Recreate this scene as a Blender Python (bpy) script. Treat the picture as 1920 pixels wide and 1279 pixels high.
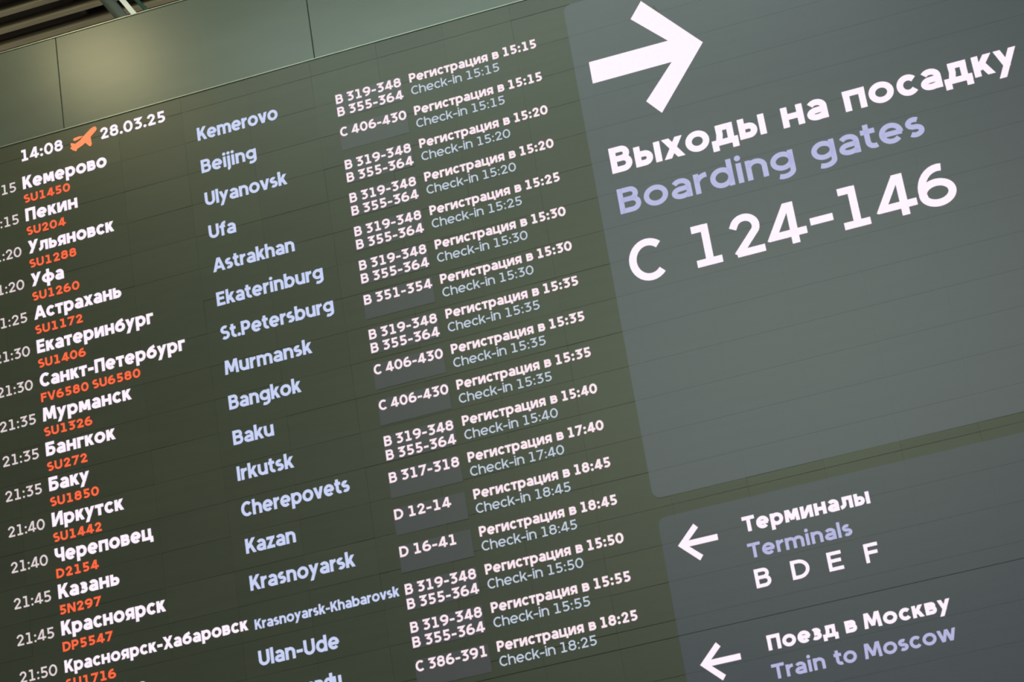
import bpy, math, random
from mathutils import Matrix, Vector

random.seed(7)
for o in list(bpy.data.objects):
    bpy.data.objects.remove(o)

# ------------------------------------------------------------------ units
S = 0.335            # one schedule row of the board, metres
Z1 = 12.705          # height of the first row's baseline


def W3(u, v, y=0.0):
    """board coordinates (columns to the right, rows down) -> world metres"""
    return (u * S, y, Z1 - v * S)


# ------------------------------------------------------------------ camera
cam_d = bpy.data.cameras.new('camera')
cam = bpy.data.objects.new('camera', cam_d)
bpy.context.scene.collection.objects.link(cam)
bpy.context.scene.camera = cam
cam_d.sensor_fit = 'HORIZONTAL'
cam_d.sensor_width = 36.0
cam_d.lens = 36.0 * 4800.517 / 1920.0
cam_d.clip_end = 300
cam_d.dof.use_dof = True          # the photograph is slightly soft all over
cam_d.dof.focus_distance = 120.0
cam_d.dof.aperture_fstop = 9.0
right = Vector((0.949473, 0.275588, -0.150172))
down = Vector((-0.240854, 0.333047, -0.911630))
fwd = Vector((-0.201220, 0.901738, 0.382596))
m = Matrix.Identity(4)
for i in range(3):
    m[i][0] = right[i]
    m[i][1] = -down[i]
    m[i][2] = -fwd[i]
m.translation = Vector((8.78610, -19.79888, 1.59957))
cam.matrix_world = m

# ------------------------------------------------------------------ world, lights, exposure
sc = bpy.context.scene
sc.view_settings.view_transform = 'Standard'
sc.view_settings.look = 'None'
sc.view_settings.gamma = 1.0
sc.view_settings.use_curve_mapping = False
sc.view_settings.exposure = 0.0

wd = bpy.data.worlds.new('hall_ambience')
sc.world = wd
wd.use_nodes = True
bgn = wd.node_tree.nodes['Background']
bgn.inputs[0].default_value = (0.74, 0.72, 0.70, 1)
bgn.inputs[1].default_value = 0.33


def area(name, loc, target, size, size_y, energy, color):
    ld = bpy.data.lights.new(name, 'AREA')
    ld.shape = 'RECTANGLE'
    ld.size = size
    ld.size_y = size_y
    ld.energy = energy
    ld.color = color
    ob = bpy.data.objects.new(name, ld)
    sc.collection.objects.link(ob)
    ob.location = loc
    d = Vector(target) - Vector(loc)
    ob.rotation_euler = d.to_track_quat('-Z', 'Y').to_euler()
    return ob


# added unseen area light before the board, for its broad brightness gradient
area('board_gradient_light', (5.6, -13.5, 15.2), (6.2, 0, 9.8), 7.5, 5.5, 960, (0.84, 1.0, 0.76))
# added unseen strip of light close to the wall, for the greenish top sheen
area('top_sheen_light', (4.6, -3.6, 15.25), (4.5, 0, 11.5), 7.2, 0.9, 150, (0.80, 1.0, 0.93))
# warm downlight under the slatted ceiling near the left end of the board
area('warm_downlight', (0.0, -2.4, 15.25), (0.6, 0, 13.2), 0.9, 0.6, 37, (1.0, 0.86, 0.48))
# warm uplight on the slatted ceiling behind the board
area('ceiling_uplight', (-1.5, 3.2, 13.4), (-0.6, 1.8, 15.4), 0.9, 0.5, 12, (1.0, 0.90, 0.70))

# added lamp hidden behind the cladding, brightens the strut's white edge
area('strut_fill_light', (1.75, 0.72, 14.25), (0.85, 1.0, 14.95), 0.25, 0.1, 7, (0.95, 1.0, 0.95))

# ------------------------------------------------------------------ materials


def srgb(r, g, b):
    def c(x):
        x /= 255.0
        return x / 12.92 if x <= 0.04045 else ((x + 0.055) / 1.055) ** 2.4
    return (c(r), c(g), c(b), 1.0)


def pbr(name, base, rough=0.5, metal=0.0, spec=0.5, grain=0.06, scale=(6, 6, 6), rnd=0.0,
        emit=None, bump=0.0, bscale=60.0):
    mt = bpy.data.materials.new(name)
    mt.use_nodes = True
    nt = mt.node_tree
    N = nt.nodes
    Lk = nt.links
    p = N['Principled BSDF']
    p.inputs['Roughness'].default_value = rough
    p.inputs['Metallic'].default_value = metal
    p.inputs['Specular IOR Level'].default_value = spec
    geo = N.new('ShaderNodeNewGeometry')
    mp = N.new('ShaderNodeMapping')
    mp.inputs['Scale'].default_value = scale
    Lk.new(geo.outputs['Position'], mp.inputs['Vector'])
    nz = N.new('ShaderNodeTexNoise')
    nz.inputs['Scale'].default_value = 1.0
    nz.inputs['Detail'].default_value = 4
    Lk.new(mp.outputs[0], nz.inputs['Vector'])
    mr = N.new('ShaderNodeMapRange')
    mr.inputs['From Min'].default_value = 0.3
    mr.inputs['From Max'].default_value = 0.7
    mr.inputs['To Min'].default_value = 1 - grain
    mr.inputs['To Max'].default_value = 1 + grain
    Lk.new(nz.outputs['Fac'], mr.inputs['Value'])
    val = mr.outputs[0]
    if rnd > 0:
        oi = N.new('ShaderNodeObjectInfo')
        m2 = N.new('ShaderNodeMapRange')
        m2.inputs['To Min'].default_value = 1 - rnd
        m2.inputs['To Max'].default_value = 1 + rnd
        Lk.new(oi.outputs['Random'], m2.inputs['Value'])
        mu = N.new('ShaderNodeMath')
        mu.operation = 'MULTIPLY'
        Lk.new(val, mu.inputs[0])
        Lk.new(m2.outputs[0], mu.inputs[1])
        val = mu.outputs[0]
    vm = N.new('ShaderNodeVectorMath')
    vm.operation = 'SCALE'
    vm.inputs[0].default_value = base[:3]
    Lk.new(val, vm.inputs['Scale'])
    Lk.new(vm.outputs[0], p.inputs['Base Color'])
    if bump > 0:
        n2 = N.new('ShaderNodeTexNoise')
        n2.inputs['Scale'].default_value = bscale
        n2.inputs['Detail'].default_value = 3
        Lk.new(geo.outputs['Position'], n2.inputs['Vector'])
        bp = N.new('ShaderNodeBump')
        bp.inputs['Strength'].default_value = bump
        bp.inputs['Distance'].default_value = 0.002
        Lk.new(n2.outputs['Fac'], bp.inputs['Height'])
        Lk.new(bp.outputs[0], p.inputs['Normal'])
    if emit:
        p.inputs['Emission Color'].default_value = (emit[0], emit[1], emit[2], 1)
        p.inputs['Emission Strength'].default_value = 1.0
    return mt


def lit(name, col, strength=1.0):
    """LEDs that are switched on: light of one colour with a fine pixel flicker"""
    mt = bpy.data.materials.new(name)
    mt.use_nodes = True
    nt = mt.node_tree
    N = nt.nodes
    p = N['Principled BSDF']
    p.inputs['Base Color'].default_value = (0.02, 0.02, 0.02, 1)
    p.inputs['Roughness'].default_value = 0.5
    geo = N.new('ShaderNodeNewGeometry')
    nz = N.new('ShaderNodeTexNoise')
    nz.inputs['Scale'].default_value = 30
    nt.links.new(geo.outputs['Position'], nz.inputs['Vector'])
    mr = N.new('ShaderNodeMapRange')
    mr.inputs['To Min'].default_value = strength * 0.94
    mr.inputs['To Max'].default_value = strength * 1.06
    nt.links.new(nz.outputs['Fac'], mr.inputs['Value'])
    p.inputs['Emission Color'].default_value = col
    nt.links.new(mr.outputs[0], p.inputs['Emission Strength'])
    return mt


LEDC = (0.063, 0.070, 0.047)
M = {
    'led': pbr('led_mask', LEDC, rough=0.42, spec=0.5, grain=0.05, scale=(1.5, 1, 14), rnd=0.05, bump=0.15),
    'led_back': pbr('led_cabinet', (0.055, 0.062, 0.045), rough=0.6),
    'sign_up': pbr('led_mask_lit_grey', LEDC, rough=0.42, grain=0.05, scale=(1.5, 1, 14), bump=0.15,
                   emit=(0.027, 0.030, 0.054)),
    'sign_low': pbr('led_mask_lit_slate', LEDC, rough=0.42, grain=0.05, scale=(1.5, 1, 14), bump=0.15,
                    emit=(0.012, 0.013, 0.037)),
    'desk': pbr('led_mask_lit_desk', LEDC, rough=0.42, grain=0.03, emit=(0.016, 0.013, 0.030)),
    'fascia': pbr('satin_metal_cladding', (0.098, 0.114, 0.093), rough=0.35, metal=0.05, spec=0.5, grain=0.05, scale=(1.2, 1, 5), bump=0.08,
                  bscale=200),
    'trim': pbr('bright_metal_trim', (0.34, 0.37, 0.31), rough=0.35, metal=0.3),
    'wall': pbr('dark_wall', (0.05, 0.055, 0.045), rough=0.8),
    'slat': pbr('beige_slat', (0.36, 0.31, 0.19), rough=0.7, grain=0.12, scale=(2, 20, 20)),
    'brown': pbr('brown_lit_gap', (0.11, 0.080, 0.055), rough=0.8, grain=0.15, scale=(2, 20, 20)),
    'void': pbr('dark_void', (0.022, 0.017, 0.012), rough=0.9),
    'steel': pbr('painted_steel', (0.09, 0.11, 0.10), rough=0.45, grain=0.1),
    'white': pbr('white_steel', (0.85, 0.88, 0.85), rough=0.4),
    'green': pbr('dark_green_sheath', (0.02, 0.07, 0.05), rough=0.5),
    'floor': pbr('pale_stone_floor', (0.38, 0.38, 0.35), rough=0.35, grain=0.1, scale=(1, 1, 1)),
    'w_big': lit('lit_white', srgb(254, 238, 252), 1.0),
    'w_name': lit('lit_white_names', srgb(255, 240, 254), 1.0),
    'w_small': lit('lit_white_status', srgb(248, 226, 236), 1.0),
    'grey': lit('lit_greyish_white', srgb(222, 206, 209), 1.0),
    'blue': lit('lit_pale_blue', srgb(196, 205, 240), 1.0),
    'blue_s': lit('lit_pale_blue_thin', srgb(188, 198, 215), 1.0),
    'viol': lit('lit_lavender', srgb(175, 175, 216), 1.0),
    'orange': lit('lit_orange', srgb(255, 100, 58), 1.0),
    'orange2': lit('lit_light_orange', srgb(252, 140, 88), 1.0),
}

# ------------------------------------------------------------------ builders


class MB:
    def __init__(self):
        self.v = []
        self.f = []

    def poly(self, pts):
        n = len(self.v)
        self.v += [tuple(p) for p in pts]
        self.f.append(tuple(range(n, n + len(pts))))

    def box(self, x0, x1, y0, y1, z0, z1):
        n = len(self.v)
        self.v += [(x0, y0, z0), (x1, y0, z0), (x1, y1, z0), (x0, y1, z0),
                   (x0, y0, z1), (x1, y0, z1), (x1, y1, z1), (x0, y1, z1)]
        for f in ((0, 3, 2, 1), (4, 5, 6, 7), (0, 1, 5, 4), (1, 2, 6, 5), (2, 3, 7, 6), (3, 0, 4, 7)):
            self.f.append(tuple(n + i for i in f))

    def tile(self, x0, x1, z0, z1, y, c, t, top=None):
        """a slab facing -Y with a small chamfer c round its face (top: that of the upper edge), thickness t"""
        n = len(self.v)
        e = c if top is None else top
        self.v += [(x0 + c, y, z0 + c), (x1 - c, y, z0 + c), (x1 - c, y, z1 - e), (x0 + c, y, z1 - e),
                   (x0, y + c, z0), (x1, y + c, z0), (x1, y + e, z1), (x0, y + e, z1),
                   (x0, y + t, z0), (x1, y + t, z0), (x1, y + t, z1), (x0, y + t, z1)]
        self.f.append((n, n + 1, n + 2, n + 3))
        for a in (0, 4):
            for i in range(4):
                j = (i + 1) % 4
                self.f.append((n + a + i, n + a + 4 + i, n + a + 4 + j, n + a + j))
        self.f.append((n + 11, n + 10, n + 9, n + 8))

    def tube(self, a, b, r, k=20):
        a = Vector(a)
        b = Vector(b)
        d = (b - a).normalized()
        s = d.cross(Vector((0, 1, 0))).normalized()
        q = d.cross(s)
        n = len(self.v)
        for p in (a, b):
            for i in range(k):
                t = 2 * math.pi * i / k
                self.v.append(tuple(p + r * (math.cos(t) * s + math.sin(t) * q)))
        for i in range(k):
            j = (i + 1) % k
            self.f.append((n + i, n + j, n + k + j, n + k + i))
        self.f.append(tuple(n + i for i in range(k))[::-1])
        self.f.append(tuple(n + k + i for i in range(k)))

    def mesh(self, name, mat, org=(0, 0, 0)):
        me = bpy.data.meshes.new(name)
        me.from_pydata([(x - org[0], y - org[1], z - org[2]) for x, y, z in self.v], [], self.f)
        me.materials.append(mat)
        me.update()
        return me

    def build(self, name, mat, parent=None, org=None, label=None):
        """org is the world position of the parent's origin"""
        o0 = org if org else (0, 0, 0)
        ob = bpy.data.objects.new(name, self.mesh(name, mat, o0))
        sc.collection.objects.link(ob)
        if parent:
            ob.parent = parent
        if label:
            ob['label'] = label
        return ob


def thing(name, loc, label, cat, group=None):
    o = bpy.data.objects.new(name, None)
    sc.collection.objects.link(o)
    o.location = loc
    o['label'] = label
    o['category'] = cat
    if group:
        o['group'] = group
    return o


# ------------------------------------------------------------------ the setting
XL, XR = -6.0, 14.5
b = MB()
b.box(-14, 24, -26, 12, -0.2, 0)
fl = b.build('floor', M['floor'])
fl['kind'] = 'structure'

V_TOP, V_FB = -4.474, -1.49         # cladding band above the screen
wf = MB()
wf.box(XL, XR, 0.16, 0.52, 0.0, Z1 - V_TOP * S - 0.012)
wall = wf.build('wall_front', M['wall'])
wall['kind'] = 'structure'
zt, zb = Z1 - V_TOP * S, Z1 - V_FB * S
edges = [1.374 + 7.495 * k for k in range(-3, 6)]
rr = random.Random(3)
for a, c in zip(edges[:-1], edges[1:]):
    x0, x1 = max(a * S, XL), min(c * S, XR)
    if x1 - x0 < 0.05:
        continue
    t = MB()
    y = -0.004 + rr.uniform(-0.002, 0.002)
    t.tile(x0 + 0.003, x1 - 0.003, zb + 0.006, zt - 0.012, y, 0.003, 0.162 - y)
    t.build('cladding_panel', M['fascia'], wall)
t = MB()
t.box(XL, XR, -0.010, 0.53, zt - 0.007, zt + 0.002)
t.build('coping_strip', M['trim'], wall)
t = MB()
t.box(XL, XR, -0.010, 0.15, zb - 0.004, zb + 0.004)
t.build('trim_strip', M['trim'], wall)

# slatted ceiling beyond and above the wall
ZC = 15.4
c = MB()
c.box(-14, 24, -12, 12, ZC + 0.50, ZC + 0.60)
ceil = c.build('ceiling', M['void'])
ceil['kind'] = 'structure'
sm = MB()
sm.box(-14, 24, -0.042, 0.042, 0, 0.030)
slat_me = sm.mesh('ceiling_slat', M['slat'])
rail_m = MB()
rail_m.box(-14, 24, -0.03, 0.03, 0, 0.12)
rail_me = rail_m.mesh('ceiling_rail', M['void'])
y = 1.196 - 0.305 * 40
while y < 11.8:
    if y > -11.9:
        o = bpy.data.objects.new('ceiling_slat', slat_me)
        sc.collection.objects.link(o)
        o.parent = ceil
        o.location = (0, y, ZC)
    y += 0.305
bm_ = MB()
bm_.box(-14, 24, -0.055, 0.055, 0, 0.03)
gap_strip_me = bm_.mesh('lit_gap_strip', M['brown'])  # brown strips imitate the lit part of the void between the slats
y = 1.196 - 0.305 * 40 + 0.20
while y < 11.8:
    if y > -11.9:
        o = bpy.data.objects.new('lit_gap_strip', gap_strip_me)
        sc.collection.objects.link(o)
        o.parent = ceil
        o.location = (0, y, ZC + 0.17)
    y += 0.305
h = MB()
for hx in range(-12, 24, 4):
    h.box(hx - 0.03, hx + 0.03, -12, 12, ZC + 0.2, ZC + 0.5)
h.build('ceiling_joist', M['void'], ceil)

# roof strut and a cable in front of the slats, going down behind the wall top
st = thing('roof_strut', (0.955, 1.0, 13.3),
           'grey steel strut with bright white flange slanting down behind the cladding', 'beam')
org = st.location
d = Vector((0.108, 0, -0.194)).normalized()
pa = Vector((0.676, 1.0, 15.00))


def along(p, tt):
    return tuple(Vector(p) + d * tt)


t = MB()
t.tube(along(pa, -0.46), along(pa, 1.9), 0.060)
t.build('tube', M['steel'], st, org)
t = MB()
pf = Vector((0.828, 0.985, 14.965))  # separate white bar gives the tube its bright right edge
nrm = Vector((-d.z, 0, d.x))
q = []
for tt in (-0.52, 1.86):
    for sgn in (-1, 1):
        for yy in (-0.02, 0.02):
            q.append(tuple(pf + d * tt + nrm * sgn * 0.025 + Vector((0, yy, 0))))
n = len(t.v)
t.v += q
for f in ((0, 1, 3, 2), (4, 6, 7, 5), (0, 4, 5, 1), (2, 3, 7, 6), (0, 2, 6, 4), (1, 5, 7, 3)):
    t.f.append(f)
t.build('bar', M['white'], st, org, 'bright white flange')
cb = MB()
d = Vector((0.102, 0, -0.16)).normalized()
pc = Vector((0.925, 1.0, 15.01))
cb.tube(tuple(pc - d * 0.5), tuple(pc + d * 1.9), 0.020, 10)
co = cb.build('hanging_cable', M['green'])
co['label'] = 'thin dark green cable beside the grey strut above the cladding'
co['category'] = 'cable'

# ------------------------------------------------------------------ the LED screen
BASE = (13.0 * S, 0.0, Z1 - 20.6 * S)
board = thing('departure_board', BASE,
              'huge dark LED airport board with flight list, lit direction signs and arrows', 'display')
k = MB()
k.box(-4.9 * S, 31.4 * S, 0.035, 0.16, Z1 - 20.55 * S, Z1 + 1.465 * S)
k.build('cabinet', M['led_back'], board, BASE)

uw = 1.914
us = [16.353 + uw * i for i in range(-11, 8)]
vs = [-1.478, -0.99]
while vs[-1] < 16.0:
    vs.append(vs[-1] + 0.956)
vs.append(16.64)
while vs[-1] < 20.4:
    vs.append(vs[-1] + 0.956)
SEAM_U, SEAM_V = us[:], vs[:]
quad = [(-0.22, -6.19), (27.57, 2.45), (23.66, 19.51), (-1.84, 13.84)]


def seen(u0, u1, v0, v1):
    for k_ in range(4):
        ax, ay = quad[k_]
        bx, by = quad[(k_ + 1) % 4]
        if all((bx - ax) * (py - ay) - (by - ay) * (px - ax) < -0.01
               for px in (u0, u1) for py in (v0, v1)):
            return False
    return True


G = 0.0003
proto = {}
rest = MB()
cnt = 0
rp = random.Random(11)
for v0, v1 in zip(vs[:-1], vs[1:]):
    for u0, u1 in zip(us[:-1], us[1:]):
        cx, cz = (u0 + u1) / 2 * S, Z1 - (v0 + v1) / 2 * S
        hw, hh = (u1 - u0) / 2 * S - 0.0002, (v1 - v0) / 2 * S - G
        if abs(v1 - 16.64) < 0.01:            # the joint of two cabinets is wider and reads dark
            hh -= 0.0022
        if seen(u0, u1, v0, v1) and cnt < 300:
            key = round(v1 - v0, 3)
            if key not in proto:
                t = MB()
                t.tile(-hw, hw, -hh, hh, 0, 0.0003, 0.033, 0.0020)
                proto[key] = t.mesh('led_panel', M['led'])
            o = bpy.data.objects.new('led_panel', proto[key])
            sc.collection.objects.link(o)
            o.parent = board
            o.location = (cx - BASE[0], rp.uniform(0.0, 0.0022), cz - BASE[2])
            o.rotation_euler = (math.radians(rp.gauss(0, 0.12)), 0, math.radians(rp.gauss(0, 0.12)))
            cnt += 1
        else:
            rest.tile(cx - hw, cx + hw, cz - hh, cz + hh, 0.001, 0.0003, 0.033, 0.0020)
if rest.f:
    ro = rest.build('led_panel_field', M['led'], board, BASE)
    ro['kind'] = 'stuff'
print('led panels', cnt)

# ------------------------------------------------------------------ lettering: strokes drawn with a broad round-cornered pen
XH = 0.79
ASC = 1.05


def arc(cx, cy, rx, ry, a0, a1, n=None):
    n = n or max(4, int(abs(a1 - a0) / 11))
    return [(cx + rx * math.cos(math.radians(a0 + (a1 - a0) * i / n)),
             cy + ry * math.sin(math.radians(a0 + (a1 - a0) * i / n))) for i in range(n + 1)]


def glyph(ch, w):
    """-> (width, left bearing, right bearing, strokes); stroke = (points, lo, hi, ext)"""
    h = w / 2
    s = []

    def P(pts, lo=None, hi=None, ext=0.0):
        s.append((pts, lo, hi, ext))

    def V(x, a, b_):
        P([(x, a), (x, b_)])

    def H(y_, a, b_):
        P([(a, y_), (b_, y_)])

    def D(x0, y0, x1, y1, lo=None, hi=None):
        P([(x0, y0), (x1, y1)], min(y0, y1) if lo is None else lo, max(y0, y1) if hi is None else hi, w)

    def bowl(cx, cy, rx, ry):
        P(arc(cx, cy, rx, ry, 0, 360, 32))

    def dot(x, y_, r):
        s.append(('dot', x, y_, r))

    X = XH
    cyr = {'е': 'e', 'о': 'o', 'с': 'c', 'а': 'a', 'р': 'p', 'у': 'y', 'х': 'x', 'К': 'K', 'А': 'A', 'Е': 'E', 'С': 'C',
           'М': 'M', 'Р': 'P', 'В': 'B', 'Т': 'T', 'Х': 'X'}
    ch = cyr.get(ch, ch)
    lb = rb = 0.048
    if ch == ' ':
        return 0.20, 0.06, 0.06, []
    if ch == '1':
        Wd = 0.58; lb = 0.17; rb = 0.13
        V(Wd * 0.52, h, 1); H(1 - h * 0.95, 0.0, Wd * 0.52); H(h, 0, Wd)
    elif ch == '0':
        Wd = 0.82; lb = rb = 0.06
        bowl(Wd / 2, 0.5, Wd / 2 - h, 0.51 - h)
    elif ch == '2':
        Wd = 0.69; lb = 0.10; rb = 0.08
        r = Wd / 2 - h - 0.01
        P(arc(Wd / 2 - 0.02, 1 - h - r * 0.94, r, r * 0.94, 158, -28) + [(w * 0.70, w * 0.66)], 0, None, h)
        H(h, w * 0.3, Wd)
    elif ch == '3':
        Wd = 0.70; lb = 0.07; rb = 0.08
        H(1 - h, 0.04, Wd - 0.06)
        D(Wd - 0.12, 1 - h, Wd * 0.40, 0.60, 0.55, 1)
        r = 0.318 - h * 0.5
        P([(Wd * 0.36, 0.60 - h * 0.15)] + arc(Wd * 0.46, h + (0.6 - w * 0.65) / 2, Wd * 0.54 - h, (0.6 - w * 0.65) / 2, 88, -140))
    elif ch == '4':
        Wd = 0.86; lb = 0.03; rb = 0.03
        D(w * 0.80, 0.30, Wd * 0.63, 1, 0.17, 1)
        H(0.17 + h, 0.06, Wd)
        V(Wd * 0.68, 0, 1)
    elif ch == '5':
        Wd = 0.70; lb = 0.08; rb = 0.08
        H(1 - h, 0.08, Wd - 0.05)
        V(0.08 + h, 0.46, 1)
        ry = (0.64 - w) / 2
        P([(0.08 + h * 0.2, 0.64 - h), (Wd * 0.45, 0.64 - h)] + arc(Wd * 0.46, h + ry, Wd * 0.54 - h, ry, 85, -142))
    elif ch in '69':
        Wd = 0.80; lb = 0.05; rb = 0.06
        ry = (0.66 - w) / 2
        pts1 = arc(Wd / 2, h + ry, Wd / 2 - h, ry, 0, 360, 32)
        pts2 = arc(Wd * 0.62, 0.42, Wd * 0.62 - h, 0.58 - h, 200, 78)
        if ch == '9':
            pts1 = [(Wd - a, 1 - b_) for a, b_ in pts1]
            pts2 = [(Wd - a, 1 - b_) for a, b_ in pts2]
        P(pts1); P(pts2)
    elif ch == '7':
        Wd = 0.72; lb = 0.08; rb = 0.05
        H(1 - h, 0, Wd)
        D(Wd * 0.30, 0, Wd - h * 1.05, 1 - h, 0, 1)
    elif ch == '8':
        Wd = 0.76; lb = rb = 0.07
        bowl(Wd / 2, h + (0.56 - w * 0.45) / 2, Wd / 2 - h, (0.56 - w * 0.45) / 2)
        bowl(Wd / 2, 1 - h - (0.47 - w * 0.5) / 2, Wd / 2 - h - 0.035, (0.47 - w * 0.5) / 2)
    elif ch == ':':
        Wd = w * 1.2; lb = rb = 0.09
        dot(Wd / 2, w * 0.62, w * 0.62); dot(Wd / 2, 0.60, w * 0.62)
    elif ch == '.':
        Wd = w * 1.2; lb = rb = 0.05
        dot(Wd / 2, w * 0.62, w * 0.62)
    elif ch == '-':
        Wd = 0.46; lb = rb = 0.06
        H(0.40, 0, Wd)
    elif ch == 'A':
        Wd = 0.98; lb = rb = 0.01
        D(h * 1.1, 0, Wd / 2 - h * 0.12, 1); D(Wd - h * 1.1, 0, Wd / 2 + h * 0.12, 1)
        H(0.30, Wd * 0.2, Wd * 0.8)
    elif ch in 'BPDR':
        Wd = {'B': 0.76, 'P': 0.72, 'D': 0.84}[ch]
        V(h, 0, 1)
        if ch == 'D':
            r = (1 - w) / 2
            P([(h, h), (Wd - h - r, h)] + arc(Wd - h - r, 0.5, r, r, -90, 90) + [(h, 1 - h)])
        else:
            m_ = 0.53 if ch == 'B' else 0.36
            r = (1 - h - (m_ + (0 if ch == 'B' else h * 0.6))) / 2
            x2 = Wd - h - (0.05 if ch == 'B' else 0)
            y_ = 1 - h - r
            P([(h, 1 - h), (x2 - r, 1 - h)] + arc(x2 - r, y_, r, r, 90, -90) + [(h, y_ - r)])
            if ch == 'B':
                r = (m_ - h) / 2
                P([(h, m_), (Wd - h - r, m_)] + arc(Wd - h - r, h + r, r, r, 90, -90) + [(h, h)])
    elif ch == 'C':
        Wd = 0.84; rb = 0.02
        P(arc(Wd * 0.55, 0.5, Wd * 0.55 - h, 0.51 - h, 46, 314))
    elif ch in 'EF':
        Wd = 0.66 if ch == 'E' else 0.64
        V(h, 0, 1); H(1 - h, h, Wd - 0.02); H(0.52, h, Wd * 0.90)
        if ch == 'E':
            H(h, h, Wd)
    elif ch == 'I':
        Wd = w
        V(h, 0, 1)
    elif ch == 'K':
        Wd = 0.80; rb = 0.0
        V(h, 0, 1)
        D(w * 0.8, 0.36, Wd - w * 0.75, 1, 0.30, 1)
        D(Wd - h * 1.3, 0, Wd * 0.42, 0.62, 0, 0.66)
    elif ch == 'M':
        Wd = 1.04
        D(h * 0.95, 0, 0.06 + h, 1); D(Wd - h * 0.95, 0, Wd - 0.06 - h, 1)
        D(h + 0.10, 1, Wd / 2, 0.16, 0.12, 1); D(Wd - h - 0.10, 1, Wd / 2, 0.16, 0.12, 1)
    elif ch in 'NИ':
        Wd = 0.84
        V(h, 0, 1); V(Wd - h, 0, 1)
        if ch == 'N':
            D(h * 1.1, 1, Wd - h * 1.1, 0)
        else:
            D(h * 1.1, 0, Wd - h * 1.1, 1)
    elif ch in 'Ss':
        T = 1.0 if ch == 'S' else X
        Wd = 0.70 if ch == 'S' else 0.60
        lb = 0.025; rb = 0.03
        m_ = T * 0.515
        r1 = (T - h - m_) / 2
        r2 = (m_ - h) / 2
        P(arc(Wd * 0.50, T - h - r1, Wd / 2 - h - 0.02, r1, 48, 90, 4)[:-1] +
          arc(Wd * 0.50, T - h - r1, Wd / 2 - h - 0.01, r1, 90, 262) +
          arc(Wd * 0.50, h + r2, Wd / 2 - h, r2, 82, -90) +
          arc(Wd * 0.50, h + r2, Wd / 2 - h, r2, -90, -138, 4)[1:])
    elif ch in 'Tт':
        T = 1.0 if ch == 'T' else X
        Wd = 0.78 if ch == 'T' else 0.66
        lb = rb = 0.02
        H(T - h, 0, Wd); V(Wd / 2, 0, T)
    elif ch in 'Uu':
        T = 1.0 if ch == 'U' else X
        Wd = 0.80 if ch == 'U' else 0.72
        r = Wd / 2 - h
        P([(h, T)] + arc(Wd / 2, h + r * 0.95, r, r * 0.95, 180, 360) + [(Wd - h, T)])
        if ch == 'u':
            V(Wd - h, 0, T)
    elif ch in 'Vv':
        T = 1.0 if ch == 'V' else X
        Wd = 0.92 if ch == 'V' else 0.76
        lb = rb = 0.01
        D(h * 1.1, T, Wd / 2, 0); D(Wd - h * 1.1, T, Wd / 2, 0)
    elif ch == 'X' or ch == 'x':
        T = 1.0 if ch == 'X' else X
        Wd = 0.86 if ch == 'X' else 0.76
        lb = rb = 0.01
        D(h * 1.25, T, Wd - h * 1.25, 0); D(h * 1.25, 0, Wd - h * 1.25, T)
    elif ch == 'w':
        Wd = 1.12; lb = rb = 0.01
        D(h, X, Wd * 0.29, 0); D(Wd / 2, X, Wd * 0.29, 0); D(Wd / 2, X, Wd * 0.71, 0); D(Wd - h, X, Wd * 0.71, 0)
    elif ch == 'У':
        Wd = 0.86; lb = rb = 0.01
        D(h * 1.2, 1, Wd * 0.47, 0.38, 0.33, 1); D(Wd * 0.22, 0, Wd - h * 1.2, 1)
    elif ch == 'y':
        Wd = 0.78; lb = rb = 0.01
        D(h * 1.2, X, Wd * 0.46, 0.19, 0.14, X); D(Wd * 0.20, -0.27, Wd - h * 1.2, X)
    elif ch == 'П':
        Wd = 0.80
        V(h, 0, 1); V(Wd - h, 0, 1); H(1 - h, 0, Wd)
    elif ch == 'Б':
        Wd = 0.74
        V(h, 0, 1); H(1 - h, 0, Wd - 0.06)
        m_ = 0.56
        r = (m_ - h) / 2
        P([(h, m_), (Wd - h - r, m_)] + arc(Wd - h - r, h + r, r, r, 90, -90) + [(h, h)])
    elif ch == 'Ч':
        Wd = 0.74
        V(Wd - h, 0, 1)
        r = 0.24
        P([(h, 1), (h, 0.42 + r)] + arc(h + r, 0.42 + r, r, r, 180, 270) + [(Wd - h, 0.43)])
    elif ch == 'a':
        Wd = 0.70
        r = Wd / 2 - h
        P([(Wd - h, 0), (Wd - h, X - h - r * 0.85)] + arc(Wd / 2 + 0.0, X - h - r * 0.85, r, r * 0.85, 0, 148))
        ry = (0.44 - w * 0.75) / 2
        P([(Wd - h, 0.44 - w * 0.25)] + arc(Wd * 0.47, h * 0.9 + ry, Wd * 0.47 - h, ry, 90, 270) +
          arc(Wd * 0.5, h * 0.9 + ry, Wd * 0.5 - h, ry, 272, 345, 6))
    elif ch in 'bdpg':
        Wd = 0.80
        rx = Wd / 2 - h
        if ch == 'g':
            ry = (X - 0.06 - w) / 2
            bowl(Wd / 2, X - h - ry, rx, ry)
            P([(Wd - h, X)] + [(Wd - h, 0.05)] + arc(Wd / 2, 0.02, rx, 0.02 + 0.28 - h, 0, -125))
        else:
            bowl(Wd / 2, X / 2, rx, X / 2 - h + 0.008)
            if ch == 'b':
                V(h, 0, ASC)
            elif ch == 'd':
                V(Wd - h, 0, ASC)
            else:
                V(h, -0.26, X)
    elif ch == 'o':
        Wd = 0.84; lb = rb = 0.045
        bowl(Wd / 2, X / 2, Wd / 2 - h, X / 2 - h + 0.01)
    elif ch == 'c':
        Wd = 0.72; rb = 0.01
        P(arc(Wd * 0.53, X / 2, Wd * 0.53 - h, X / 2 - h + 0.01, 40, 320))
    elif ch == 'э':
        Wd = 0.70
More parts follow.
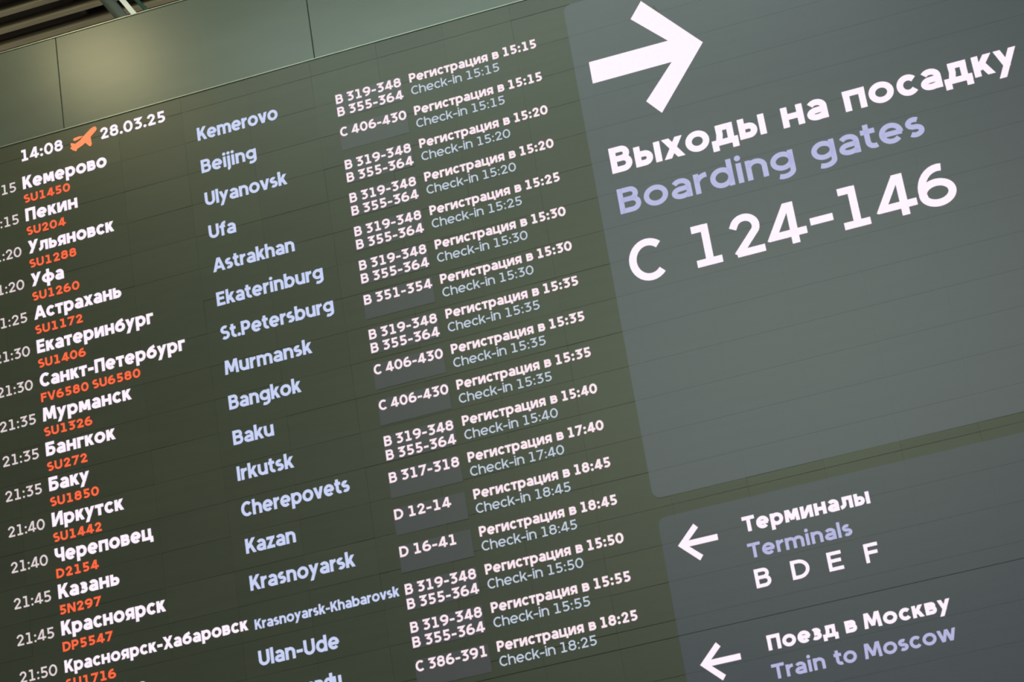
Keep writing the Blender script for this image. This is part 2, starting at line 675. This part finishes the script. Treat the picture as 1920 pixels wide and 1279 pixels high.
        P(arc(Wd * 0.40, X / 2, Wd * 0.60 - h, X / 2 - h, 130, -130)); H(X / 2, 0.15, Wd - h)
    elif ch == 'e':
        Wd = 0.80; lb = rb = 0.045
        P(arc(Wd / 2, X / 2, Wd / 2 - h, X / 2 - h + 0.01, -4, 316, 30)); H(X / 2 - h * 0.1, h, Wd - h * 0.55)
    elif ch == 'f':
        Wd = 0.50; lb = rb = 0.02
        P([(0.12 + h, 0), (0.12 + h, ASC - h - 0.2)] + arc(0.12 + h + 0.22, ASC - h - 0.2, 0.22, 0.2, 180, 75))
        H(X - h, 0, Wd - 0.05)
    elif ch == 't':
        Wd = 0.50; lb = rb = 0.025
        P([(0.10 + h, 0.98), (0.10 + h, h + 0.2)] + arc(0.10 + h + 0.2, h + 0.2, 0.2, 0.2, 180, 295))
        H(X - h, 0, Wd - 0.03)
    elif ch in 'hn':
        Wd = 0.72
        r = Wd / 2 - h
        V(h, 0, ASC if ch == 'h' else X)
        P(arc(Wd / 2, X - h - r * 0.9, r, r * 0.9, 170, 0) + [(Wd - h, 0)])
    elif ch == 'm':
        Wd = 1.16
        r = (Wd - w) / 4
        V(h, 0, X)
        P(arc(h + r, X - h - r * 0.9, r, r * 0.9, 170, 0) + [(h + 2 * r, 0)])
        P(arc(h + 3 * r, X - h - r * 0.9, r, r * 0.9, 170, 0) + [(Wd - h, 0)])
    elif ch == 'i':
        Wd = w * 1.16
        V(Wd / 2, 0, X); dot(Wd / 2, X + 0.08 + w * 0.58, w * 0.58)
    elif ch == 'j':
        Wd = w * 1.16
        P([(Wd / 2, X), (Wd / 2, -0.05)] + arc(Wd / 2 - 0.16, -0.05, 0.16, 0.16, 0, -80))
        dot(Wd / 2, X + 0.08 + w * 0.58, w * 0.58)
    elif ch == 'k':
        Wd = 0.70; rb = 0.0
        V(h, 0, ASC)
        D(w * 0.8, 0.28, Wd - w * 0.75, X, 0.22, X); D(Wd - h * 1.3, 0, Wd * 0.42, 0.50, 0, 0.52)
    elif ch == 'l':
        Wd = w
        V(h, 0, ASC)
    elif ch == 'r':
        Wd = 0.48; rb = 0.01
        V(h, 0, X); P(arc(Wd * 0.92, X - h - 0.30, Wd * 0.92 - h, 0.30, 172, 88))
    elif ch == 'z':
        Wd = 0.62
        H(X - h, 0, Wd); H(h, 0, Wd); D(h * 1.4, h, Wd - h * 1.4, X - h, 0, X)
    elif ch == 'м':
        Wd = 0.90
        D(h * 0.95, 0, 0.03 + h, X); D(Wd - h * 0.95, 0, Wd - 0.03 - h, X)
        D(h + 0.07, X, Wd / 2, 0.14, 0.10, X); D(Wd - h - 0.07, X, Wd / 2, 0.14, 0.10, X)
    elif ch == 'в':
        Wd = 0.68
        V(h, 0, X)
        m_ = X * 0.53
        r = (X - h - m_) / 2
        P([(h, X - h), (Wd - h - r - 0.04, X - h)] + arc(Wd - h - r - 0.04, X - h - r, r, r, 90, -90) + [(h, m_)])
        r = (m_ - h) / 2
        P([(h, m_), (Wd - h - r, m_)] + arc(Wd - h - r, h + r, r, r, 90, -90) + [(h, h)])
    elif ch == 'к':
        Wd = 0.70; rb = 0.0
        V(h, 0, X)
        D(w * 0.8, 0.28, Wd - w * 0.75, X, 0.22, X); D(Wd - h * 1.3, 0, Wd * 0.42, 0.48, 0, 0.50)
    elif ch == 'и':
        Wd = 0.76
        V(h, 0, X); V(Wd - h, 0, X); D(h * 1.15, 0, Wd - h * 1.15, X)
    elif ch == 'н':
        Wd = 0.74
        V(h, 0, X); V(Wd - h, 0, X); H(X / 2, h, Wd - h)
    elif ch == 'п':
        Wd = 0.74
        V(h, 0, X); V(Wd - h, 0, X); H(X - h, 0, Wd)
    elif ch == 'г':
        Wd = 0.54; rb = 0.02
        V(h, 0, X); H(X - h, 0, Wd)
    elif ch == 'л':
        Wd = 0.80; lb = 0.01
        V(Wd - h, 0, X); H(X - h, 0.17, Wd)
        P([(0.17 + h, X - h), (0.17 + h, 0.34)] + arc(-0.01, 0.34, 0.18 + h, 0.34 - h, 0, -82))
    elif ch in 'ьы':
        bw = 0.66 if ch == 'ь' else 0.64
        Wd = bw if ch == 'ь' else bw + w + 0.07
        V(h, 0, X)
        m_ = 0.47
        r = (m_ - h) / 2
        P([(h, m_), (bw - h - r, m_)] + arc(bw - h - r, h + r, r, r, 90, -90) + [(h, h)])
        if ch == 'ы':
            V(Wd - h, 0, X)
    elif ch == 'я':
        Wd = 0.70; lb = 0.03
        V(Wd - h, 0, X)
        m_ = 0.30
        r = (X - h - m_) / 2
        P([(Wd - h, X - h), (h + r + 0.02, X - h)] + arc(h + r + 0.02, X - h - r, r, r, 90, 270) + [(Wd - h, m_)])
        D(h * 1.2, 0, Wd * 0.48, m_ + 0.05, 0, m_)
    elif ch == 'ф':
        Wd = 1.02
        bowl(Wd / 2, X / 2, Wd / 2 - h, X / 2 - h - 0.02); V(Wd / 2, -0.26, ASC)
    elif ch == 'б':
        Wd = 0.80
        ry = (0.70 - w) / 2
        bowl(Wd / 2, h + ry, Wd / 2 - h, ry)
        P(arc(Wd * 0.68, 0.36, Wd * 0.68 - h, 0.56 - h, 180, 100) + [(Wd * 0.84, ASC - h - 0.06)])
    elif ch == 'ц':
        Wd = 0.86; rb = 0.02
        V(h, 0, X); V(Wd - h - 0.13, 0, X); H(h, 0, Wd); V(Wd - h, -0.18, h)
    elif ch == 'з':
        Wd = 0.62; lb = 0.0
        m_ = X * 0.53
        r1 = (X - h - m_) / 2
        r2 = (m_ - h) / 2
        P(arc(Wd * 0.46, X - h - r1, Wd * 0.50 - h, r1, 140, -90)); P(arc(Wd * 0.46, h + r2, Wd * 0.54 - h, r2, 90, -142))
        H(m_, Wd * 0.28, Wd * 0.5)
    elif ch == 'д':
        Wd = 0.92; lb = 0.01; rb = 0.01
        H(h, 0, Wd); V(h, -0.19, h); V(Wd - h, -0.19, h)
        H(X - h, 0.20, Wd - 0.12); V(Wd - 0.12 - h, h, X)
        P([(0.20 + h, X - h), (0.20 + h, 0.42), (0.14 + h, h)])
    else:
        print('MISSING GLYPH', ch)
        Wd = 0.5
    return Wd, lb, rb, s


def clip_y(poly, lo, hi):
    for lim, sg in ((lo, 1), (hi, -1)):
        if lim is None:
            continue
        out = []
        for i in range(len(poly)):
            a, b_ = poly[i], poly[(i + 1) % len(poly)]
            da, db = (a[1] - lim) * sg, (b_[1] - lim) * sg
            if da >= 0:
                out.append(a)
            if (da >= 0) != (db >= 0):
                t_ = da / (da - db)
                out.append((a[0] + (b_[0] - a[0]) * t_, lim))
        poly = out
        if len(poly) < 3:
            return []
    return poly


def stroke_polys(pts, w, lo, hi, ext):
    h = w / 2
    q = [pts[0]]
    for p in pts[1:]:
        if math.hypot(p[0] - q[-1][0], p[1] - q[-1][1]) > 1e-4:
            q.append(p)
    closed = math.hypot(q[0][0] - q[-1][0], q[0][1] - q[-1][1]) < 1e-3 and len(q) > 6
    if closed:
        q = q[:-1]
    n = len(q)
    if ext and not closed:
        for i, j in ((0, 1), (n - 1, n - 2)):
            dx, dy = q[i][0] - q[j][0], q[i][1] - q[j][1]
            L = math.hypot(dx, dy)
            q[i] = (q[i][0] + dx / L * ext, q[i][1] + dy / L * ext)
    L, R_ = [], []
    for i in range(n):
        a = q[i - 1] if (closed or i > 0) else q[i]
        c_ = q[(i + 1) % n] if (closed or i < n - 1) else q[i]
        d1 = (q[i][0] - a[0], q[i][1] - a[1])
        d2 = (c_[0] - q[i][0], c_[1] - q[i][1])
        l1, l2 = math.hypot(*d1), math.hypot(*d2)
        n1 = (-d1[1] / l1, d1[0] / l1) if l1 > 0 else None
        n2 = (-d2[1] / l2, d2[0] / l2) if l2 > 0 else None
        n1 = n1 or n2
        n2 = n2 or n1
        mx, my = n1[0] + n2[0], n1[1] + n2[1]
        ml = math.hypot(mx, my) or 1
        mx, my = mx / ml, my / ml
        k_ = h / max(0.5, mx * n1[0] + my * n1[1])
        L.append((q[i][0] + mx * k_, q[i][1] + my * k_))
        R_.append((q[i][0] - mx * k_, q[i][1] - my * k_))
    out = []
    for i in range(n if closed else n - 1):
        j = (i + 1) % n
        p = clip_y([R_[i], R_[j], L[j], L[i]], lo, hi)
        if p:
            out.append(p)
    return out


def natural(txt, w):
    x = 0
    first = True
    gl = []
    for c_ in txt:
        Wd, lb, rb, st_ = glyph(c_, w)
        if not first:
            x += lb
        gl.append((x, st_))
        x += Wd
        last = x
        x += rb
        first = False
    return gl, last


FRONT = -0.0035


def text(name, segs, v, cap, w, mat, parent, label=None, y=FRONT, org=None, letters=False):
    """segs: (string, left u, right u or None); v the baseline row; cap the capital height in rows"""
    b_ = MB()
    org = org or BASE
    if letters:                       # the large lines: every character is a piece of its own
        holder = bpy.data.objects.new(name, None)
        sc.collection.objects.link(holder)
        holder.parent = parent
        if label:
            holder['label'] = label
    for txt, u0, u1 in segs:
        gl, nat = natural(txt, w)
        kx = (u1 - u0) / (nat * cap) if u1 is not None else 1.0
        for (gx, strokes), ch in zip(gl, txt):
            for st_ in strokes:
                if st_[0] == 'dot':
                    _, x, yy, r = st_
                    pp = [((x + gx) * kx + r * math.cos(t_ * math.pi / 8), yy + r * math.sin(t_ * math.pi / 8)) for t_ in range(16)]
                    polys = [pp]
                else:
                    pts, lo, hi, ext = st_
                    polys = stroke_polys([((px + gx) * kx, py) for px, py in pts], w, lo, hi, ext)
                for pl in polys:
                    b_.poly([W3(u0 + px * cap, v - py * cap, y) for px, py in pl])
            if letters and b_.f:
                kind = 'digit' if ch.isdigit() else 'letter' if ch.isalpha() else 'punctuation_mark'
                if ch == ':':                     # two dots, each its own piece
                    for fc in b_.f:
                        d_ = MB()
                        d_.poly([b_.v[q_] for q_ in fc])
                        d_.build(kind, mat, holder, org)
                else:
                    b_.build(kind, mat, holder, org)
                b_ = MB()
    if letters:
        return holder
    ob = b_.build(name, mat, parent, org, label)
    ob['kind'] = 'stuff'              # small lettering, too fine to pick apart singly
    return ob


def shape(name, polys, mat, parent, label=None, y=FRONT):
    b_ = MB()
    for pl in polys:
        b_.poly([W3(u, v, y) for u, v in pl][::-1])
    return b_.build(name, mat, parent, BASE, label)


# ------------------------------------------------------------------ header
text('clock_text', [('14:08', 0.03, 1.285)], -0.861, 0.350, 0.205, M['w_name'], board, 'white digits of the time', letters=True)
text('date_text', [('28.03.25', 2.44, 4.375)], -0.861, 0.350, 0.205, M['w_name'], board, 'white digits of the date', letters=True)
fus = [(2.299, -1.317), (2.345, -1.255), (2.329, -1.19), (2.155, -1.045), (1.963, -0.893), (1.868, -0.835), (1.714, -0.775),
       (1.674, -0.711), (1.581, -0.763), (1.494, -0.862), (1.545, -0.886), (1.517, -0.979), (1.545, -1.005), (1.664, -0.954),
       (1.818, -1.020), (1.926, -1.117), (2.156, -1.281), (2.242, -1.316)]
wing1 = [(1.926, -1.117), (1.80, -1.147), (1.64, -1.132), (1.605, -1.09), (1.654, -1.033), (1.80, -1.065)]
wing2 = [(2.14, -1.05), (2.143, -0.968), (2.155, -0.803), (2.12, -0.742), (2.08, -0.75), (1.963, -0.893)]
shape('plane_symbol', [fus, wing1, wing2], M['orange2'], board, 'orange aeroplane symbol')

# ------------------------------------------------------------------ schedule
rows = [
    # time, Cyrillic name, right, flight, right, Latin name, right, desks, status time
    ('21:15', 'Кемерово', 2.532, 'SU1450', 1.39, 'Kemerovo', 7.606, 'BB', '15:15'),
    ('21:15', 'Пекин', 1.559, 'SU204', 1.163, 'Beijing', 6.862, 'C 406-430', '15:15'),
    ('21:20', 'Ульяновск', 2.556, 'SU1288', 1.391, 'Ulyanovsk', 7.637, 'BB', '15:20'),
    ('21:20', 'Уфа', 0.961, 'SU1260', 1.391, 'Ufa', 6.030, 'BB', '15:20'),
    ('21:25', 'Астрахань', 2.570, 'SU1172', 1.391, 'Astrakhan', 7.593, 'BB', '15:25'),
    ('21:30', 'Екатеринбург', 3.413, 'SU1406', 1.391, 'Ekaterinburg', 8.280, 'BB', '15:30'),
    ('21:30', 'Санкт-Петербург', 4.227, 'FV6580 SU6580', 2.885, 'St.Petersburg', 8.444, 'B 351-354', '15:30'),
    ('21:35', 'Мурманск', 2.573, 'SU1326', 1.391, 'Murmansk', 7.714, 'BB', '15:35'),
    ('21:35', 'Бангкок', 2.009, 'SU272', 1.150, 'Bangkok', 7.280, 'C 406-430', '15:35'),
    ('21:35', 'Баку', 1.166, 'SU1850', 1.391, 'Baku', 6.388, 'C 406-430', '15:35'),
    ('21:40', 'Иркутск', 2.049, 'SU1442', 1.37, 'Irkutsk', 6.826, 'BB', '15:40'),
    ('21:40', 'Череповец', 2.769, 'D2154', 1.19, 'Cherepovets', 8.221, 'B 317-318', '17:40'),
    ('21:45', 'Казань', 1.721, '5N297', 1.161, 'Kazan', 6.617, 'D 12-14', '18:45'),
    ('21:45', 'Красноярск', 2.920, 'DP5547', 1.391, 'Krasnoyarsk', 8.107, 'D 16-41', '18:45'),
    ('21:50', 'Красноярск-Хабаровск', 5.078, 'SU1716', 1.385, 'Krasnoyarsk-Khabarovsk', 9.142, 'BB', '15:50'),
    ('21:50', 'Улан-Удэ', 2.20, None, 0, 'Ulan-Ude', 7.410, 'BB', '15:55'),
    (None, None, 0, None, 0, 'Kathmandu', 7.337, 'C 386-391', '18:25'),
]
desk_r = {'C 406-430': 11.185, 'B 351-354': 11.182, 'B 317-318': 11.176, 'D 12-14': 10.809, 'D 16-41': 10.787,
          'C 386-391': 11.135}
for i, (tm, cy, cr, fn, fr, en, er, dk, stt) in enumerate(rows):
    small = cy == 'Красноярск-Хабаровск'
    if tm:
        text('departure_time_text', [(tm, -1.272, -0.222)], i + 0.006, 0.30, 0.155, M['grey'], board)
    if cy:
        text('destination_text', [(cy, -0.005, cr)], i + 0.004, 0.33 if small else 0.39, 0.23, M['w_name'], board,
             'white Cyrillic lettering', letters=True)
    if fn:
        text('flight_number_text', [(fn, -0.015, fr)], i + 0.440, 0.258, 0.22, M['orange'], board, 'orange lettering')
    text('destination_text', [(en, 5.258, er)], i + (0.045 if small else 0.008), 0.265 if small else 0.40, 0.205, M['blue'], board,
         'pale blue Latin lettering')
    db = shape('desk_background', [[(9.275, i - 0.245), (11.20, i - 0.245), (11.20, i + 0.475), (9.275, i + 0.475)]],
               M['desk'], board, 'dim slate rectangle behind the desk numbers', y=-0.0015)
    if dk == 'BB':
        text('desk_number_text', [('B 319-348', 9.300, 11.170)], i + 0.058, 0.278, 0.20, M['w_small'], db)
        text('desk_number_text', [('B 355-364', 9.300, 11.187)], i + 0.442, 0.278, 0.20, M['w_small'], db)
    else:
        text('desk_number_text', [(dk, 9.295, desk_r[dk])], i + 0.062, 0.278, 0.20, M['w_small'], db)
    text('status_text', [('Регистрация', 11.420, 13.640), ('в', 13.775, 13.955), (stt, 14.085, 15.003)], i + 0.020, 0.268, 0.215,
         M['w_small'], board, 'white Cyrillic lettering')
    text('status_text', [('Check-in', 11.424, 12.850), (stt, 13.0, 13.905)], i + 0.402, 0.255, 0.145, M['blue_s'], board,
         'thin pale blue Latin lettering')

# ------------------------------------------------------------------ lit direction signs


def clip_rect(poly, lo, hi, ax):
    for lim, sg in ((lo, 1), (hi, -1)):
        out = []
        for i in range(len(poly)):
            a, b_ = poly[i], poly[(i + 1) % len(poly)]
            da, db_ = (a[ax] - lim) * sg, (b_[ax] - lim) * sg
            if da >= 0:
                out.append(a)
            if (da >= 0) != (db_ >= 0):
                t_ = da / (da - db_)
                out.append((a[0] + (b_[0] - a[0]) * t_, a[1] + (b_[1] - a[1]) * t_))
        poly = out
        if len(poly) < 3:
            return []
    return poly


def sign(u0, u1, v0, v1, r, mat, label):
    corners = []
    for cx, cy, a0 in ((u1 - r, v1 - r, 0), (u0 + r, v1 - r, 90), (u0 + r, v0 + r, 180), (u1 - r, v0 + r, 270)):
        corners += arc(cx, cy, r, r, a0, a0 + 90, 6)
    b_ = MB()
    g = 0.0008
    for va, vb in zip(SEAM_V[:-1], SEAM_V[1:]):
        for ua, ub in zip(SEAM_U[:-1], SEAM_U[1:]):
            p = clip_rect(corners, ua + g / 2, ub - g / 2, 0)
            if p:
                p = clip_rect(p, va + g * 3, vb - (0.010 if abs(vb - 16.64) < 0.01 else g), 1)
            if p:
                b_.poly([W3(x, y_, -0.0015) for x, y_ in p][::-1])
    return b_.build('sign_background', mat, board, BASE, label)


s1 = sign(15.905, 29.6, -0.99, 13.115, 0.22, M['sign_up'], 'grey lit field with the large right arrow and gate range')
s2 = sign(15.915, 29.6, 13.615, 20.3, 0.22, M['sign_low'], 'slate grey lit field with two left arrows and terminal letters')

shape('arrow_symbol', [
    [(16.32, 0.868), (18.491, 0.872), (19.381, 1.190), (18.478, 1.508), (16.32, 1.512)],
    [(17.991, -0.492), (19.381, 1.190), (18.491, 0.872), (17.628, -0.047)],
    [(17.969, 2.875), (17.621, 2.432), (18.478, 1.508), (19.381, 1.190)]], M['w_big'], s1, 'large white arrow pointing right')
text('direction_text', [('Выходы', 16.396, 20.531), ('на', 20.964, 22.159), ('посадку', 22.591, 27.086)], 4.222, 0.735, 0.228,
     M['w_big'], board, 'white Cyrillic lettering', letters=True)
text('direction_text', [('Boarding', 16.41, 21.062), ('gates', 21.508, 24.415)], 5.400, 0.715, 0.195, M['viol'], board,
     'lavender Latin lettering', letters=True)
text('gate_number_text', [('C', 16.398, 17.35), ('1', 18.11, 18.773), ('2', 19.10, 19.89), ('4', 19.99, 21.0),
                          ('-', 21.115, 21.702), ('1', 21.93, 22.60), ('4', 22.80, 23.818), ('6', 23.888, 24.83)],
     7.392, 1.145, 0.172, M['w_big'], board, 'large white letter and digits', letters=True)


def left_arrow(dv, lab):
    c0 = 14.425 + dv
    shape('arrow_symbol', [
        [(16.30, c0), (16.57, c0 - 0.075), (17.305, c0 - 0.075), (17.305, c0 + 0.078), (16.57, c0 + 0.078)],
        [(16.30, c0), (16.772, c0 - 0.465), (16.872, c0 - 0.345), (16.581, c0 - 0.070)],
        [(16.30, c0), (16.570, c0 + 0.075), (16.872, c0 + 0.368), (16.777, c0 + 0.485)]], M['w_big'], s2, lab)


left_arrow(0.0, 'upper small white arrow pointing left')
left_arrow(3.030, 'lower small white arrow pointing left')
text('direction_text', [('Терминалы', 17.957, 21.099)], 14.475, 0.390, 0.24, M['w_big'], board, 'white Cyrillic lettering', letters=True)
text('direction_text', [('Terminals', 17.967, 20.531)], 15.150, 0.375, 0.21, M['viol'], board, 'lavender Latin lettering', letters=True)
text('terminal_letter_text', [('B', 18.000, 18.388), ('D', 18.895, 19.350), ('E', 19.790, 20.159), ('F', 20.695, 21.050)],
     15.917, 0.475, 0.185, M['w_big'], board, 'four spaced white capital letters', letters=True)
text('direction_text', [('Поезд', 17.995, 19.700), ('в', 19.877, 20.170), ('Москву', 20.335, 22.430)], 17.478, 0.375, 0.24,
     M['w_big'], board, 'white Cyrillic lettering', letters=True)
text('direction_text', [('Train', 17.972, 19.257), ('to', 19.480, 20.020), ('Moscow', 20.204, 22.400)], 18.190, 0.370, 0.21,
     M['viol'], board, 'lavender Latin lettering', letters=True)
